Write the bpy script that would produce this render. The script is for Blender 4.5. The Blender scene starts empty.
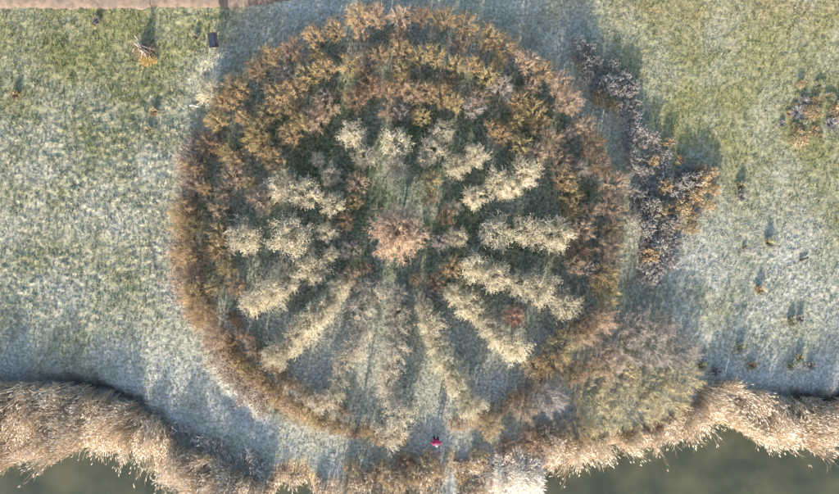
import bpy, math, random
import numpy as np
from mathutils import Vector

# ------------------------------------------------------------------ camera, sky, sun, exposure
scene = bpy.context.scene
COL = scene.collection
CAM_H = 40.0            # drone height over the meadow, metres
PPM = 14.4              # photograph pixels per metre on the ground
cam_d = bpy.data.cameras.new('camera')
cam_d.sensor_width = 36.0
cam_d.lens = 36.0 * CAM_H / (839.0 / PPM)
cam_d.clip_end = 2000.0
cam = bpy.data.objects.new('camera', cam_d)
cam.location = (0, 0, CAM_H)
COL.objects.link(cam)
scene.camera = cam

SUN_EL = math.radians(17.0)
SH_AZ = math.radians(11.0)          # shadows run up the picture, a little to the right
world = bpy.data.worlds.new('World')
scene.world = world
world.use_nodes = True
wn = world.node_tree
bg = wn.nodes['Background']
sky = wn.nodes.new('ShaderNodeTexSky')
sky.sky_type = 'NISHITA'
sky.sun_disc = False
sky.sun_elevation = SUN_EL
sky.sun_rotation = math.pi + SH_AZ
sky.air_density = 1.0
sky.dust_density = 1.7
sky.ozone_density = 1.5
wn.links.new(sky.outputs[0], bg.inputs[0])
bg.inputs[1].default_value = 0.15

sd = bpy.data.lights.new('sun', 'SUN')
sd.energy = 4.1
sd.angle = math.radians(0.5)
sd.color = (1.0, 0.90, 0.76)
sun = bpy.data.objects.new('sun', sd)
sdir = Vector((math.sin(SH_AZ) * math.cos(SUN_EL), math.cos(SH_AZ) * math.cos(SUN_EL), -math.sin(SUN_EL)))
sun.rotation_euler = sdir.to_track_quat('-Z', 'Y').to_euler()
sun.location = (-8, -30, 30)
COL.objects.link(sun)

scene.view_settings.view_transform = 'Standard'
scene.view_settings.look = 'None'
scene.view_settings.gamma = 1.0
scene.view_settings.exposure = 1.58

# ------------------------------------------------------------------ helpers
RNG = np.random.default_rng(7)
random.seed(7)

def P(u, v, h=0.0):
    """ground position of a thing whose point at height h shows at photograph pixel (u, v)"""
    k = (CAM_H - h) / CAM_H / PPM
    return ((u - 419.5) * k, (247.0 - v) * k)

def vnoise(x, y, scale, seed):
    """smooth value noise in 0..1"""
    g = np.random.default_rng(seed).random((256, 256))
    ra = seed * 1.7
    x = np.asarray(x); y = np.asarray(y)
    fx = (x * math.cos(ra) - y * math.sin(ra)) / scale + 1000.0
    fy = (x * math.sin(ra) + y * math.cos(ra)) / scale + 1000.0
    ix = np.floor(fx).astype(int); iy = np.floor(fy).astype(int)
    tx = fx - ix; ty = fy - iy
    tx = tx * tx * (3 - 2 * tx); ty = ty * ty * (3 - 2 * ty)
    a = g[ix % 256, iy % 256]; b = g[(ix + 1) % 256, iy % 256]
    c = g[ix % 256, (iy + 1) % 256]; d = g[(ix + 1) % 256, (iy + 1) % 256]
    return (a * (1 - tx) + b * tx) * (1 - ty) + (c * (1 - tx) + d * tx) * ty

def sstep(e0, e1, x):
    t = np.clip((np.asarray(x, float) - e0) / (e1 - e0), 0, 1)
    return t * t * (3 - 2 * t)

def make_mesh(name, V, F, mat=None, attrs=None, smooth=False, mat_index=None):
    """V (n,3); F (m,3) or (m,4) int array, or list of such arrays"""
    me = bpy.data.meshes.new(name)
    Fs = F if isinstance(F, list) else [F]
    V = np.asarray(V, np.float32)
    loops = np.concatenate([f.reshape(-1) for f in Fs]).astype(np.int32)
    tot = np.concatenate([np.full(len(f), f.shape[1], np.int32) for f in Fs])
    start = np.concatenate([[0], np.cumsum(tot)[:-1]]).astype(np.int32)
    me.vertices.add(len(V)); me.vertices.foreach_set('co', V.reshape(-1))
    me.loops.add(len(loops)); me.loops.foreach_set('vertex_index', loops)
    me.polygons.add(len(tot))
    me.polygons.foreach_set('loop_start', start)
    me.polygons.foreach_set('loop_total', tot)
    if smooth:
        me.polygons.foreach_set('use_smooth', np.ones(len(tot), bool))
    if mat is not None:
        for m in (mat if isinstance(mat, (list, tuple)) else [mat]):
            me.materials.append(m)
    if mat_index is not None:
        me.polygons.foreach_set('material_index', np.asarray(mat_index, np.int32))
    me.update(calc_edges=True)
    for k, a in (attrs or {}).items():
        at = me.attributes.new(k, 'FLOAT', 'POINT')
        at.data.foreach_set('value', np.asarray(a, np.float32))
    me.validate()
    return me

def link(name, me, parent=None, loc=(0, 0, 0), rotz=0.0, scale=None):
    o = bpy.data.objects.new(name, me)
    COL.objects.link(o)
    o.location = loc
    o.rotation_euler = (0, 0, rotz)
    if scale is not None:
        o.scale = scale if hasattr(scale, '__len__') else (scale,) * 3
    if parent is not None:
        o.parent = parent
    return o

def tag(o, label=None, cat=None, group=None, kind=None):
    if label: o['label'] = label
    if cat: o['category'] = cat
    if group: o['group'] = group
    if kind: o['kind'] = kind
    return o

def thing(name, label, cat, loc, rotz=0.0, scale=None, group=None):
    o = link(name, None, None, loc, rotz, scale)
    o.empty_display_size = 0.2
    return tag(o, label, cat, group)

def frames(d):
    d = d / np.maximum(np.linalg.norm(d, axis=1, keepdims=True), 1e-9)
    ref = np.where(np.abs(d[:, 2:3]) > 0.9, np.array([[1.0, 0, 0]]), np.array([[0, 0, 1.0]]))
    a = np.cross(d, ref); a /= np.maximum(np.linalg.norm(a, axis=1, keepdims=True), 1e-9)
    b = np.cross(d, a)
    return a, b

class Geo:
    """collects prisms, cones, blades; attr t = random tint of each piece"""
    def __init__(s): s.V = []; s.F = []; s.T = []; s.n = 0
    def add(s, V, F, T):
        s.V.append(V); s.F.append(F + s.n); s.T.append(T); s.n += len(V)
    def prism(s, p0, p1, r0, r1, tint, k=3):
        p0 = np.asarray(p0, float); p1 = np.asarray(p1, float); n = len(p0)
        r0 = np.broadcast_to(r0, n)[:, None]; r1 = np.broadcast_to(r1, n)[:, None]
        a, b = frames(p1 - p0)
        ring0 = []; ring1 = []
        for i in range(k):
            c, w = math.cos(2 * math.pi * i / k), math.sin(2 * math.pi * i / k)
            o = a * c + b * w
            ring0.append(p0 + o * r0); ring1.append(p1 + o * r1)
        V = np.stack(ring0 + ring1, 1).reshape(-1, 3)
        base = (np.arange(n) * 2 * k)[:, None]
        F = []
        for i in range(k):
            j = (i + 1) % k
            F.append(np.concatenate([base + i, base + j, base + k + j], 1))
            F.append(np.concatenate([base + i, base + k + j, base + k + i], 1))
        s.add(V, np.concatenate(F), np.repeat(np.broadcast_to(tint, n), 2 * k))
    def cone(s, p0, p1, r0, tint, k=3):
        p0 = np.asarray(p0, float); p1 = np.asarray(p1, float); n = len(p0)
        r0 = np.broadcast_to(r0, n)[:, None]
        a, b = frames(p1 - p0)
        ring = [p0 + (a * math.cos(2 * math.pi * i / k) + b * math.sin(2 * math.pi * i / k)) * r0 for i in range(k)]
        V = np.stack(ring + [p1], 1).reshape(-1, 3)
        base = (np.arange(n) * (k + 1))[:, None]
        F = [np.concatenate([base + i, base + (i + 1) % k, base + k], 1) for i in range(k)]
        s.add(V, np.concatenate(F), np.repeat(np.broadcast_to(tint, n), k + 1))
    def spindle(s, p0, p1, r, tint, mid=0.4):
        """a little three-sided bud or plume, pointed at both ends"""
        p0 = np.asarray(p0, float); p1 = np.asarray(p1, float); n = len(p0)
        r = np.broadcast_to(r, n)[:, None]
        a, b = frames(p1 - p0)
        m = p0 + (p1 - p0) * mid
        V = np.stack([p0, p1] + [m + (a * math.cos(2.094 * i) + b * math.sin(2.094 * i)) * r for i in range(3)], 1).reshape(-1, 3)
        base = (np.arange(n) * 5)[:, None]
        F = []
        for i in range(3):
            j = (i + 1) % 3
            F.append(np.concatenate([base, base + 2 + j, base + 2 + i], 1))
            F.append(np.concatenate([base + 1, base + 2 + i, base + 2 + j], 1))
        s.add(V, np.concatenate(F), np.repeat(np.broadcast_to(tint, n), 5))
    def blade(s, p0, p1, p2, w, tint):
        """a folded leaf: base, middle, tip"""
        p0 = np.asarray(p0, float); p1 = np.asarray(p1, float); p2 = np.asarray(p2, float); n = len(p0)
        w = np.broadcast_to(w, n)[:, None]
        d = p2 - p0
        side = np.stack([-d[:, 1], d[:, 0], np.zeros(n)], 1)
        side /= np.maximum(np.linalg.norm(side, axis=1, keepdims=True), 1e-6)
        V = np.stack([p0 - side * w * .4, p0 + side * w * .4, p1 + side * w * .5, p1 - side * w * .5, p2], 1).reshape(-1, 3)
        base = (np.arange(n) * 5)[:, None]
        F = np.concatenate([np.concatenate([base, base + 1, base + 2], 1), np.concatenate([base, base + 2, base + 3], 1),
                            np.concatenate([base + 3, base + 2, base + 4], 1)])
        s.add(V, F, np.repeat(np.broadcast_to(tint, n), 5))
    def mesh(s, name, mat, extra=None):
        return make_mesh(name, np.concatenate(s.V), np.concatenate(s.F), mat, {'tint': np.concatenate(s.T)})

# ------------------------------------------------------------------ materials
def new_mat(name, rough=0.8, spec=0.2):
    m = bpy.data.materials.new(name)
    m.use_nodes = True
    nt = m.node_tree
    b = nt.nodes['Principled BSDF']
    b.inputs['Roughness'].default_value = rough
    b.inputs['Specular IOR Level'].default_value = spec
    return m, nt, b

def ramp_node(nt, fac, stops):
    r = nt.nodes.new('ShaderNodeValToRGB')
    while len(r.color_ramp.elements) < len(stops):
        r.color_ramp.elements.new(0.5)
    for e, (p, c) in zip(r.color_ramp.elements, stops):
        e.position = p
        e.color = (c[0], c[1], c[2], 1)
    nt.links.new(fac, r.inputs[0])
    return r.outputs[0]

def tint_mat(name, stops, rough=0.8, var=0.16, spec=0.15, transl=0.0):
    """colour from the random tint of each twig/blade, varied a little from object to object"""
    m, nt, b = new_mat(name, rough, spec)
    at = nt.nodes.new('ShaderNodeAttribute'); at.attribute_name = 'tint'
    c = ramp_node(nt, at.outputs['Fac'], stops)
    oi = nt.nodes.new('ShaderNodeObjectInfo')
    mr = nt.nodes.new('ShaderNodeMapRange')
    mr.inputs[3].default_value = 1 - var; mr.inputs[4].default_value = 1 + var
    nt.links.new(oi.outputs['Random'], mr.inputs[0])
    hs = nt.nodes.new('ShaderNodeHueSaturation')
    nt.links.new(mr.outputs[0], hs.inputs['Value'])
    nt.links.new(c, hs.inputs['Color'])
    nt.links.new(hs.outputs[0], b.inputs['Base Color'])
    if transl:
        b.inputs['Transmission Weight'].default_value = 0
    return m

M = {}
M['bark'] = tint_mat('bark_brown', [(0, (0.10, 0.075, 0.055)), (1, (0.20, 0.16, 0.12))], 0.9)
M['bark_pale'] = tint_mat('bark_pale', [(0, (0.22, 0.18, 0.12)), (1, (0.36, 0.31, 0.23))], 0.9)
M['orange'] = tint_mat('twig_orange', [(0, (0.17, 0.115, 0.06)), (0.5, (0.375, 0.26, 0.135)), (1, (0.56, 0.43, 0.27))])
M['ochre'] = tint_mat('twig_ochre', [(0, (0.20, 0.145, 0.065)), (0.5, (0.425, 0.32, 0.15)), (1, (0.60, 0.49, 0.29))])
M['pink'] = tint_mat('twig_pinkish', [(0, (0.19, 0.13, 0.085)), (0.5, (0.39, 0.28, 0.19)), (1, (0.58, 0.45, 0.34))])
M['brown'] = tint_mat('twig_brown', [(0, (0.14, 0.09, 0.06)), (0.5, (0.25, 0.17, 0.11)), (1, (0.38, 0.28, 0.19))])
M['mauve'] = tint_mat('twig_mauve_grey', [(0, (0.20, 0.165, 0.14)), (0.5, (0.35, 0.30, 0.26)), (1, (0.50, 0.44, 0.39))])
M['cream'] = tint_mat('twig_cream', [(0, (0.34, 0.27, 0.16)), (0.4, (0.55, 0.475, 0.32)), (1, (0.72, 0.66, 0.51))], var=0.15)
M['creamgrey'] = tint_mat('twig_cream_grey', [(0, (0.32, 0.26, 0.18)), (0.45, (0.54, 0.46, 0.34)), (1, (0.72, 0.65, 0.52))], var=0.15)
M['straw'] = tint_mat('twig_straw', [(0, (0.30, 0.20, 0.10)), (0.5, (0.48, 0.35, 0.19)), (1, (0.62, 0.50, 0.33))], var=0.15)
M['red'] = tint_mat('twig_red', [(0, (0.36, 0.16, 0.09)), (0.5, (0.60, 0.29, 0.18)), (1, (0.72, 0.45, 0.33))])
M['rose'] = tint_mat('twig_rose', [(0, (0.30, 0.20, 0.12)), (0.5, (0.52, 0.365, 0.25)), (1, (0.70, 0.54, 0.42))], var=0.03)
M['olive'] = tint_mat('twig_olive', [(0, (0.28, 0.225, 0.12)), (0.5, (0.47, 0.395, 0.225)), (1, (0.62, 0.54, 0.36))], var=0.15)
M['weed'] = tint_mat('dead_weed_frosted', [(0, (0.12, 0.105, 0.09)), (0.5, (0.26, 0.23, 0.20)), (1, (0.50, 0.47, 0.43))], var=0.2)
M['weed_ochre'] = tint_mat('dead_weed_ochre', [(0, (0.18, 0.11, 0.05)), (0.5, (0.38, 0.26, 0.12)), (1, (0.55, 0.46, 0.33))], var=0.2)
M['tuss'] = tint_mat('tussock_grass', [(0, (0.13, 0.12, 0.05)), (0.5, (0.30, 0.27, 0.14)), (1, (0.48, 0.46, 0.36))], var=0.2)
M['reed'] = tint_mat('reed_stem', [(0, (0.29, 0.20, 0.13)), (0.5, (0.50, 0.375, 0.245)), (1, (0.66, 0.54, 0.39))], var=0)
M['plume'] = tint_mat('reed_plume', [(0, (0.40, 0.31, 0.22)), (0.6, (0.58, 0.48, 0.37)), (1, (0.70, 0.62, 0.51))], var=0)

def ground_colour(nt, frost, litter, dry, fine=True):
    """grass green -> straw by `dry`, whitened by `frost`, leaf litter by `litter`"""
    L = nt.links
    tc = nt.nodes.new('ShaderNodeTexCoord')
    n1 = nt.nodes.new('ShaderNodeTexNoise'); n1.inputs['Scale'].default_value = 5.5; n1.inputs['Detail'].default_value = 6
    n2 = nt.nodes.new('ShaderNodeTexNoise'); n2.inputs['Scale'].default_value = 0.5; n2.inputs['Detail'].default_value = 4
    for n in (n1, n2):
        L.new(tc.outputs['Object'], n.inputs['Vector'])
    green = ramp_node(nt, n1.outputs[0], [(0.3, (0.06, 0.08, 0.042)), (0.5, (0.105, 0.128, 0.06)), (0.72, (0.175, 0.19, 0.088))])
    straw = ramp_node(nt, n1.outputs[0], [(0.3, (0.19, 0.17, 0.072)), (0.7, (0.36, 0.325, 0.16))])
    lit = ramp_node(nt, n1.outputs[0], [(0.3, (0.17, 0.11, 0.065)), (0.7, (0.42, 0.30, 0.19))])
    fro = ramp_node(nt, n1.outputs[0], [(0.3, (0.335, 0.325, 0.285)), (0.7, (0.52, 0.505, 0.465))])
    def mixc(f, a, b):
        x = nt.nodes.new('ShaderNodeMix'); x.data_type = 'RGBA'
        L.new(f, x.inputs[0]); L.new(a, x.inputs[6]); L.new(b, x.inputs[7])
        return x.outputs[2]
    def mathn(op, a, b):
        x = nt.nodes.new('ShaderNodeMath'); x.operation = op; x.use_clamp = True
        for i, q in enumerate((a, b)):
            if isinstance(q, (int, float)): x.inputs[i].default_value = q
            else: L.new(q, x.inputs[i])
        return x.outputs[0]
    d2 = mathn('ADD', dry, mathn('SUBTRACT', n2.outputs[0], 0.5))
    c = mixc(d2, green, straw)
    f2 = mathn('ADD', frost, 0.0)
    sp = nt.nodes.new('ShaderNodeMath'); sp.operation = 'MULTIPLY_ADD'
    L.new(n1.outputs[0], sp.inputs[0]); sp.inputs[1].default_value = 1.3; sp.inputs[2].default_value = -0.15
    sp.use_clamp = True
    f3 = nt.nodes.new('ShaderNodeMath'); f3.operation = 'MULTIPLY'; f3.use_clamp = True
    L.new(f2, f3.inputs[0]); L.new(sp.outputs[0], f3.inputs[1])
    f4 = mathn('MULTIPLY', f3.outputs[0], 1.5)
    c = mixc(litter, c, lit)
    c = mixc(f4, c, fro)
    return c, n1

def attr(nt, name):
    a = nt.nodes.new('ShaderNodeAttribute'); a.attribute_name = name
    return a.outputs['Fac']

m, nt, b = new_mat('meadow_ground', 0.95, 0.1)
c, n1 = ground_colour(nt, attr(nt, 'frost'), attr(nt, 'litter'), attr(nt, 'dry'))
mx = nt.nodes.new('ShaderNodeMix'); mx.data_type = 'RGBA'
nt.links.new(attr(nt, 'mud_shade'), mx.inputs[0]); nt.links.new(c, mx.inputs[6]); mx.inputs[7].default_value = (0.045, 0.04, 0.035, 1)   # muddy ditch, with the shade behind the reeds painted in
nt.links.new(mx.outputs[2], b.inputs['Base Color'])
bp = nt.nodes.new('ShaderNodeBump'); bp.inputs['Strength'].default_value = 0.6; bp.inputs['Distance'].default_value = 0.05
tc = nt.nodes.new('ShaderNodeTexCoord')
nb = nt.nodes.new('ShaderNodeTexNoise'); nb.inputs['Scale'].default_value = 11; nb.inputs['Detail'].default_value = 5
nt.links.new(tc.outputs['Object'], nb.inputs['Vector'])
nt.links.new(nb.outputs[0], bp.inputs['Height']); nt.links.new(bp.outputs[0], b.inputs['Normal'])
M['ground'] = m

m, nt, b = new_mat('grass_blades', 0.85, 0.1)
at = attr(nt, 'tint'); fr = attr(nt, 'frost')
g = ramp_node(nt, at, [(0, (0.05, 0.075, 0.037)), (0.5, (0.145, 0.16, 0.067)), (1, (0.33, 0.295, 0.15))])
f = ramp_node(nt, at, [(0, (0.31, 0.30, 0.255)), (1, (0.54, 0.525, 0.48))])
x = nt.nodes.new('ShaderNodeMix'); x.data_type = 'RGBA'
nt.links.new(fr, x.inputs[0]); nt.links.new(g, x.inputs[6]); nt.links.new(f, x.inputs[7])
nt.links.new(x.outputs[2], b.inputs['Base Color'])
M['grass'] = m

m, nt, b = new_mat('pond_water', 0.12, 0.5)
tc = nt.nodes.new('ShaderNodeTexCoord')
n = nt.nodes.new('ShaderNodeTexNoise'); n.inputs['Scale'].default_value = 0.35; n.inputs['Detail'].default_value = 5
nt.links.new(tc.outputs['Object'], n.inputs['Vector'])
c = ramp_node(nt, n.outputs[0], [(0.35, (0.038, 0.042, 0.022)), (0.65, (0.084, 0.082, 0.042))])
nt.links.new(c, b.inputs['Base Color'])
n2 = nt.nodes.new('ShaderNodeTexNoise'); n2.inputs['Scale'].default_value = 4; n2.inputs['Detail'].default_value = 3
nt.links.new(tc.outputs['Object'], n2.inputs['Vector'])
bp = nt.nodes.new('ShaderNodeBump'); bp.inputs['Strength'].default_value = 0.08; bp.inputs['Distance'].default_value = 0.05
nt.links.new(n2.outputs[0], bp.inputs['Height']); nt.links.new(bp.outputs[0], b.inputs['Normal'])
M['water'] = m

def noise_mat(name, c0, c1, scale=8, rough=0.8, bump=0.0, spec=0.2):
    m, nt, b = new_mat(name, rough, spec)
    tc = nt.nodes.new('ShaderNodeTexCoord')
    n = nt.nodes.new('ShaderNodeTexNoise'); n.inputs['Scale'].default_value = scale; n.inputs['Detail'].default_value = 6
    nt.links.new(tc.outputs['Object'], n.inputs['Vector'])
    nt.links.new(ramp_node(nt, n.outputs[0], [(0.3, c0), (0.7, c1)]), b.inputs['Base Color'])
    if bump:
        bp = nt.nodes.new('ShaderNodeBump'); bp.inputs['Strength'].default_value = bump; bp.inputs['Distance'].default_value = 0.03
        nt.links.new(n.outputs[0], bp.inputs['Height']); nt.links.new(bp.outputs[0], b.inputs['Normal'])
    return m
M['road'] = noise_mat('track_gravel', (0.11, 0.085, 0.068), (0.20, 0.155, 0.125), 3.0, 0.95, 0.5)
M['board'] = noise_mat('board_panel', (0.022, 0.03, 0.04), (0.04, 0.052, 0.066), 6, 0.9, 0.0, 0.05)
M['wood'] = noise_mat('weathered_wood', (0.22, 0.17, 0.13), (0.36, 0.30, 0.25), 12, 0.85, 0.3)
M['birch'] = noise_mat('birch_bark', (0.35, 0.33, 0.29), (0.52, 0.50, 0.46), 9, 0.7, 0.2)
M['darkwood'] = noise_mat('dark_wood', (0.05, 0.035, 0.025), (0.10, 0.075, 0.055), 12, 0.85, 0.3)
M['skin'] = noise_mat('skin', (0.50, 0.33, 0.25), (0.56, 0.38, 0.29), 20, 0.55)
M['jacket'] = noise_mat('raspberry_jacket', (0.40, 0.025, 0.10), (0.50, 0.04, 0.14), 14, 0.6)
M['hat'] = noise_mat('pale_pink_wool', (0.62, 0.40, 0.46), (0.72, 0.52, 0.56), 30, 0.9)
M['trouser'] = noise_mat('dark_trousers', (0.02, 0.022, 0.03), (0.035, 0.036, 0.045), 14, 0.8)
M['shoe'] = noise_mat('black_shoes', (0.012, 0.012, 0.014), (0.02, 0.02, 0.022), 14, 0.5)
M['hair'] = noise_mat('blond_hair', (0.32, 0.22, 0.11), (0.44, 0.32, 0.18), 30, 0.6)

# ------------------------------------------------------------------ ground
# the shore: photograph pixels of the water's edge (ground level), left to right
SHORE = [(-400, 466), (-60, 466), (0, 471), (35, 463), (70, 455), (105, 449), (132, 450), (155, 462), (172, 476), (190, 500), (215, 520),
         (262, 512), (276, 486), (290, 478), (306, 480), (316, 500), (345, 530), (420, 540), (500, 535), (535, 505), (540, 478), (560, 462),
         (600, 454), (645, 444), (680, 434), (700, 422), (712, 420), (728, 428), (748, 437), (768, 444), (800, 446), (822, 438), (839, 430), (900, 425), (1250, 430)]
_su = np.array([(u - 419.5) / PPM for u, v in SHORE]); _sv = np.array([(247 - v) / PPM for u, v in SHORE])
def shore_y(x): return np.interp(x, _su, _sv)
WATER_Z = -0.45
CX, CY = (400 - 419.5) / PPM, (247 - 231) / PPM       # middle of the planted circle

def U(x): return np.asarray(x) * PPM + 419.5
def Vv(y): return 247.0 - np.asarray(y) * PPM

def height(x, y):
    x = np.asarray(x, float); y = np.asarray(y, float)
    u, v = U(x), Vv(y)
    inside = 1 - sstep(205, 222, np.hypot(u - 400, v - 231))
    left = 1 - sstep(150, 230, u)
    amp = 0.075 + 0.05 * left * sstep(40, 160, v) - 0.055 * inside - 0.03 * sstep(600, 680, u) * (1 - sstep(150, 300, v))
    amp = amp * (1 - 0.6 * sstep(290, 350, v))
    lump = np.clip(vnoise(x, y, 0.26, 11) * 0.5 + vnoise(x, y, 0.36, 17) * 0.4 + vnoise(x, y, 0.15, 12) * 0.4 - 0.5, 0, 1)
    h = amp * lump * (0.7 + 0.5 * vnoise(x, y, 1.7, 13)) * 1.5
    h = h + 0.20 * (vnoise(x, y, 7.0, 14) - 0.5) * (1 - inside * 0.6)
    # shallow ditch that follows the circle on its meadow side
    r = np.hypot(u - 400, v - 231); ang = np.degrees(np.arctan2(231 - v, u - 400)) % 360
    dit = np.exp(-((r - 252) / 7.0) ** 2) * np.clip(1 - np.abs(ang - 140) / 16, 0, 1)
    dit += np.exp(-((r - 240) / 7.0) ** 2) * np.clip(1 - np.abs(ang - 227) / 14, 0, 1)
    h = h - 0.28 * dit
    # wheel ruts on the right-hand meadow
    for off in (0, 11):
        cu = 742 + off - (v - 180) * 0.17
        h = h - 0.07 * np.exp(-((u - cu) / 2.4) ** 2) * sstep(120, 170, v) * (1 - sstep(330, 370, v))
    h = h - 0.25 * mud_shade_of(x, y)
    # bank down to the water
    d = y - shore_y(x)
    d = np.where(y < -36, np.maximum(d, -(y + 36)), d)   # far bank beyond the pond
    bank = sstep(-1.2, 1.6, d)
    return h * bank + (1 - bank) * (-0.95) 

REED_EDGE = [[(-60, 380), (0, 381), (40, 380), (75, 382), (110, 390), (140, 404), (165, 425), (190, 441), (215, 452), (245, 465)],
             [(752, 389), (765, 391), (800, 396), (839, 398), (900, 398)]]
def mud_shade_of(x, y):  # dark band at the reed edge: wet ditch plus painted shade
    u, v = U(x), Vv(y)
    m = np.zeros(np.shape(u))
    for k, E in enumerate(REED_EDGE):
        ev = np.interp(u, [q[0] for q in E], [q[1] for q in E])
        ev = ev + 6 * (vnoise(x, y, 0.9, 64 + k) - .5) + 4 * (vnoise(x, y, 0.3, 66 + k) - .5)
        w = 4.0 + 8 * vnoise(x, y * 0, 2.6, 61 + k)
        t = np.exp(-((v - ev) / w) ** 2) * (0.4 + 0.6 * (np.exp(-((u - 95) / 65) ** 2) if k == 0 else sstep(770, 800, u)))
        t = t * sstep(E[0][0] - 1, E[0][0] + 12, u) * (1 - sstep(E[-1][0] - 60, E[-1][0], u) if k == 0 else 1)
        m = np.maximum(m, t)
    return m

def frost_of(x, y):
    u, v = U(x), Vv(y)
    f = 0.30 + 0 * u
    left = 1 - sstep(160, 240, u)
    f = f + left * (-0.22 + 0.40 * sstep(60, 230, v + 0.25 * (150 - u)))
    right = sstep(620, 690, u)
    f = f + right * (-0.13 + 0.48 * sstep(130, 260, v + (740 - u) * 0.3))
    r = np.hypot(u - 400, v - 231)
    ins = 1 - sstep(195, 225, r)
    f = f * (1 - ins) + ins * (0.27 + 0.42 * sstep(230, 370, v))
    f = f + 0.30 * sstep(330, 400, v) * (1 - ins)
    out = np.exp(-((r - 245) / 22) ** 2)
    f = f + out * 0.22 + 0.22 * (1 - sstep(40, 110, v)) * sstep(225, 260, u) * (1 - sstep(560, 640, u))
    f = f + 0.45 * (vnoise(x, y, 2.1, 31) - 0.5) + 0.18 * (vnoise(x, y, 0.7, 32) - 0.5)
    f = f * (1 - 0.8 * sstep(.25, .7, litter_of(x, y)))
    return np.clip(f, 0, 1)

def litter_of(x, y):
    u, v = U(x), Vv(y)
    r = np.hypot(u - 400, v - 231); ang = np.degrees(np.arctan2(231 - v, u - 400)) % 360
    l = np.exp(-((r - 212) / 12) ** 2) * np.clip(1.6 - np.abs(ang - 195) / 38, 0, 1) * 0.9
    l = l + np.exp(-((r - 205) / 11) ** 2) * np.clip(1.6 - np.abs(ang - 240) / 26, 0, 1) * 0.7
    # fallen leaves under the ring
    l = l + 0.3 * sstep(.45, .75, vnoise(x, y, 0.8, 43)) * sstep(110, 130, r) * (1 - sstep(205, 215, r)) * (1 - sstep(250, 330, v))
    # trodden path to the water
    cu = 450 + (v - 455) * 0.45
    l = l + np.exp(-((u - cu) / 8.0) ** 2) * sstep(442, 456, v)
    # bare strip under the reeds
    l = l + (1 - sstep(0.5, 2.2, y - shore_y(x)))
    # reddish top strip of the right-hand meadow
    l = l + 0.5 * sstep(600, 640, u) * (1 - sstep(8, 45, v)) * vnoise(x, y, 1.5, 41)
    l = l * (0.6 + 0.8 * vnoise(x, y, 0.6, 42))
    return np.clip(l, 0, 1)

def dry_sunlit_of(x, y):
    u, v = U(x), Vv(y)
    d = 0.55 + 0.15 * sstep(600, 680, u) * (1 - sstep(150, 260, v)) + 0.1 * (1 - sstep(20, 60, v))
    r = np.hypot(u - 400, v - 231)
    ins = 1 - sstep(195, 225, r)
    d = d * (1 - ins) + (0.0 + 0.3 * sstep(300, 420, v)) * ins
    d = d + 0.3 * np.exp(-((u - 300) / 18) ** 2) * sstep(415, 425, v)  # sunny patch above the inlet, painted in as straw colour
    return np.clip(d, 0, 1)

def axis(lo, hi, step, far):
    core = np.arange(lo, hi + step / 2, step)
    ext = [step]; out = []
    p = 0.0; s = step
    while p < far:
        s *= 1.28; p += s; out.append(p)
    out = np.array(out)
    return np.concatenate([lo - out[::-1], core, hi + out])
gx = axis(-31.0, 31.0, 0.10, 420.0); gy = axis(-19.5, 19.0, 0.10, 420.0)
X, Y = np.meshgrid(gx, gy)
Zh = height(X, Y)
nx, ny = len(gx), len(gy)
idx = np.arange(nx * ny).reshape(ny, nx)
Q = np.stack([idx[:-1, :-1], idx[:-1, 1:], idx[1:, 1:], idx[1:, :-1]], -1).reshape(-1, 4)
xf, yf = X.reshape(-1), Y.reshape(-1)
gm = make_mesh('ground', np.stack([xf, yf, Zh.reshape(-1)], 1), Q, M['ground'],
               {'frost': frost_of(xf, yf), 'litter': litter_of(xf, yf), 'dry': dry_sunlit_of(xf, yf), 'mud_shade': mud_shade_of(xf, yf)}, smooth=True)
tag(link('ground', gm), 'frosty rough meadow grass with a planted circle', 'ground', kind='structure')

def hz(x, y): return float(height(np.array([x]), np.array([y]))[0])

# pond
wx = np.array([-420, -200, -100, -50, -25, -10, 0, 10, 25, 50, 100, 200, 420.0]); wy = np.array([-38.5, -30, -24, -18, -12, -8.0])
WX, WY = np.meshgrid(wx, wy)
wi = np.arange(WX.size).reshape(WX.shape)
wq = np.stack([wi[:-1, :-1], wi[:-1, 1:], wi[1:, 1:], wi[1:, :-1]], -1).reshape(-1, 4)
wm = make_mesh('pond_water', np.stack([WX.ravel(), WY.ravel(), np.full(WX.size, WATER_Z)], 1), wq, M['water'])
tag(link('pond_water', wm), 'murky olive green pond water along the reeds', 'water', kind='structure')

# gravel track at the top left
n = 420
ux = np.concatenate([np.linspace(-9000, -60, 60), np.linspace(-58, 640, n - 60)])
xs = (ux - 419.5) / PPM
edge = 9.0 + 3.5 * (vnoise(xs, xs * 0, 1.1, 51) - 0.5) + 3.0 * (vnoise(xs, xs * 0, 0.35, 52) - 0.5) - 12 * sstep(230, 330, ux)
rows = []
for k, t in enumerate((0, 0.05, 0.25, 0.5, 0.75, 1.0)):
    yy = (247 - edge) / PPM + t * 4.6
    rows.append(np.stack([xs, yy, np.full(n, 0.0)], 1))
R_ = np.stack(rows)
R_[..., 2] = np.maximum(height(R_[..., 0], R_[..., 1]).max() * 0 + 0.10, 0.10) + 0.10
R_[0, :, 2] = -0.05
ri = np.arange(R_.shape[0] * n).reshape(-1, n)
rq = np.stack([ri[:-1, :-1], ri[:-1, 1:], ri[1:, 1:], ri[1:, :-1]], -1).reshape(-1, 4)
tag(link('gravel_track', make_mesh('gravel_track', R_.reshape(-1, 3), rq, M['road'])),
    'pinkish brown gravel track along the top of the meadow', 'track', kind='structure')

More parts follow.
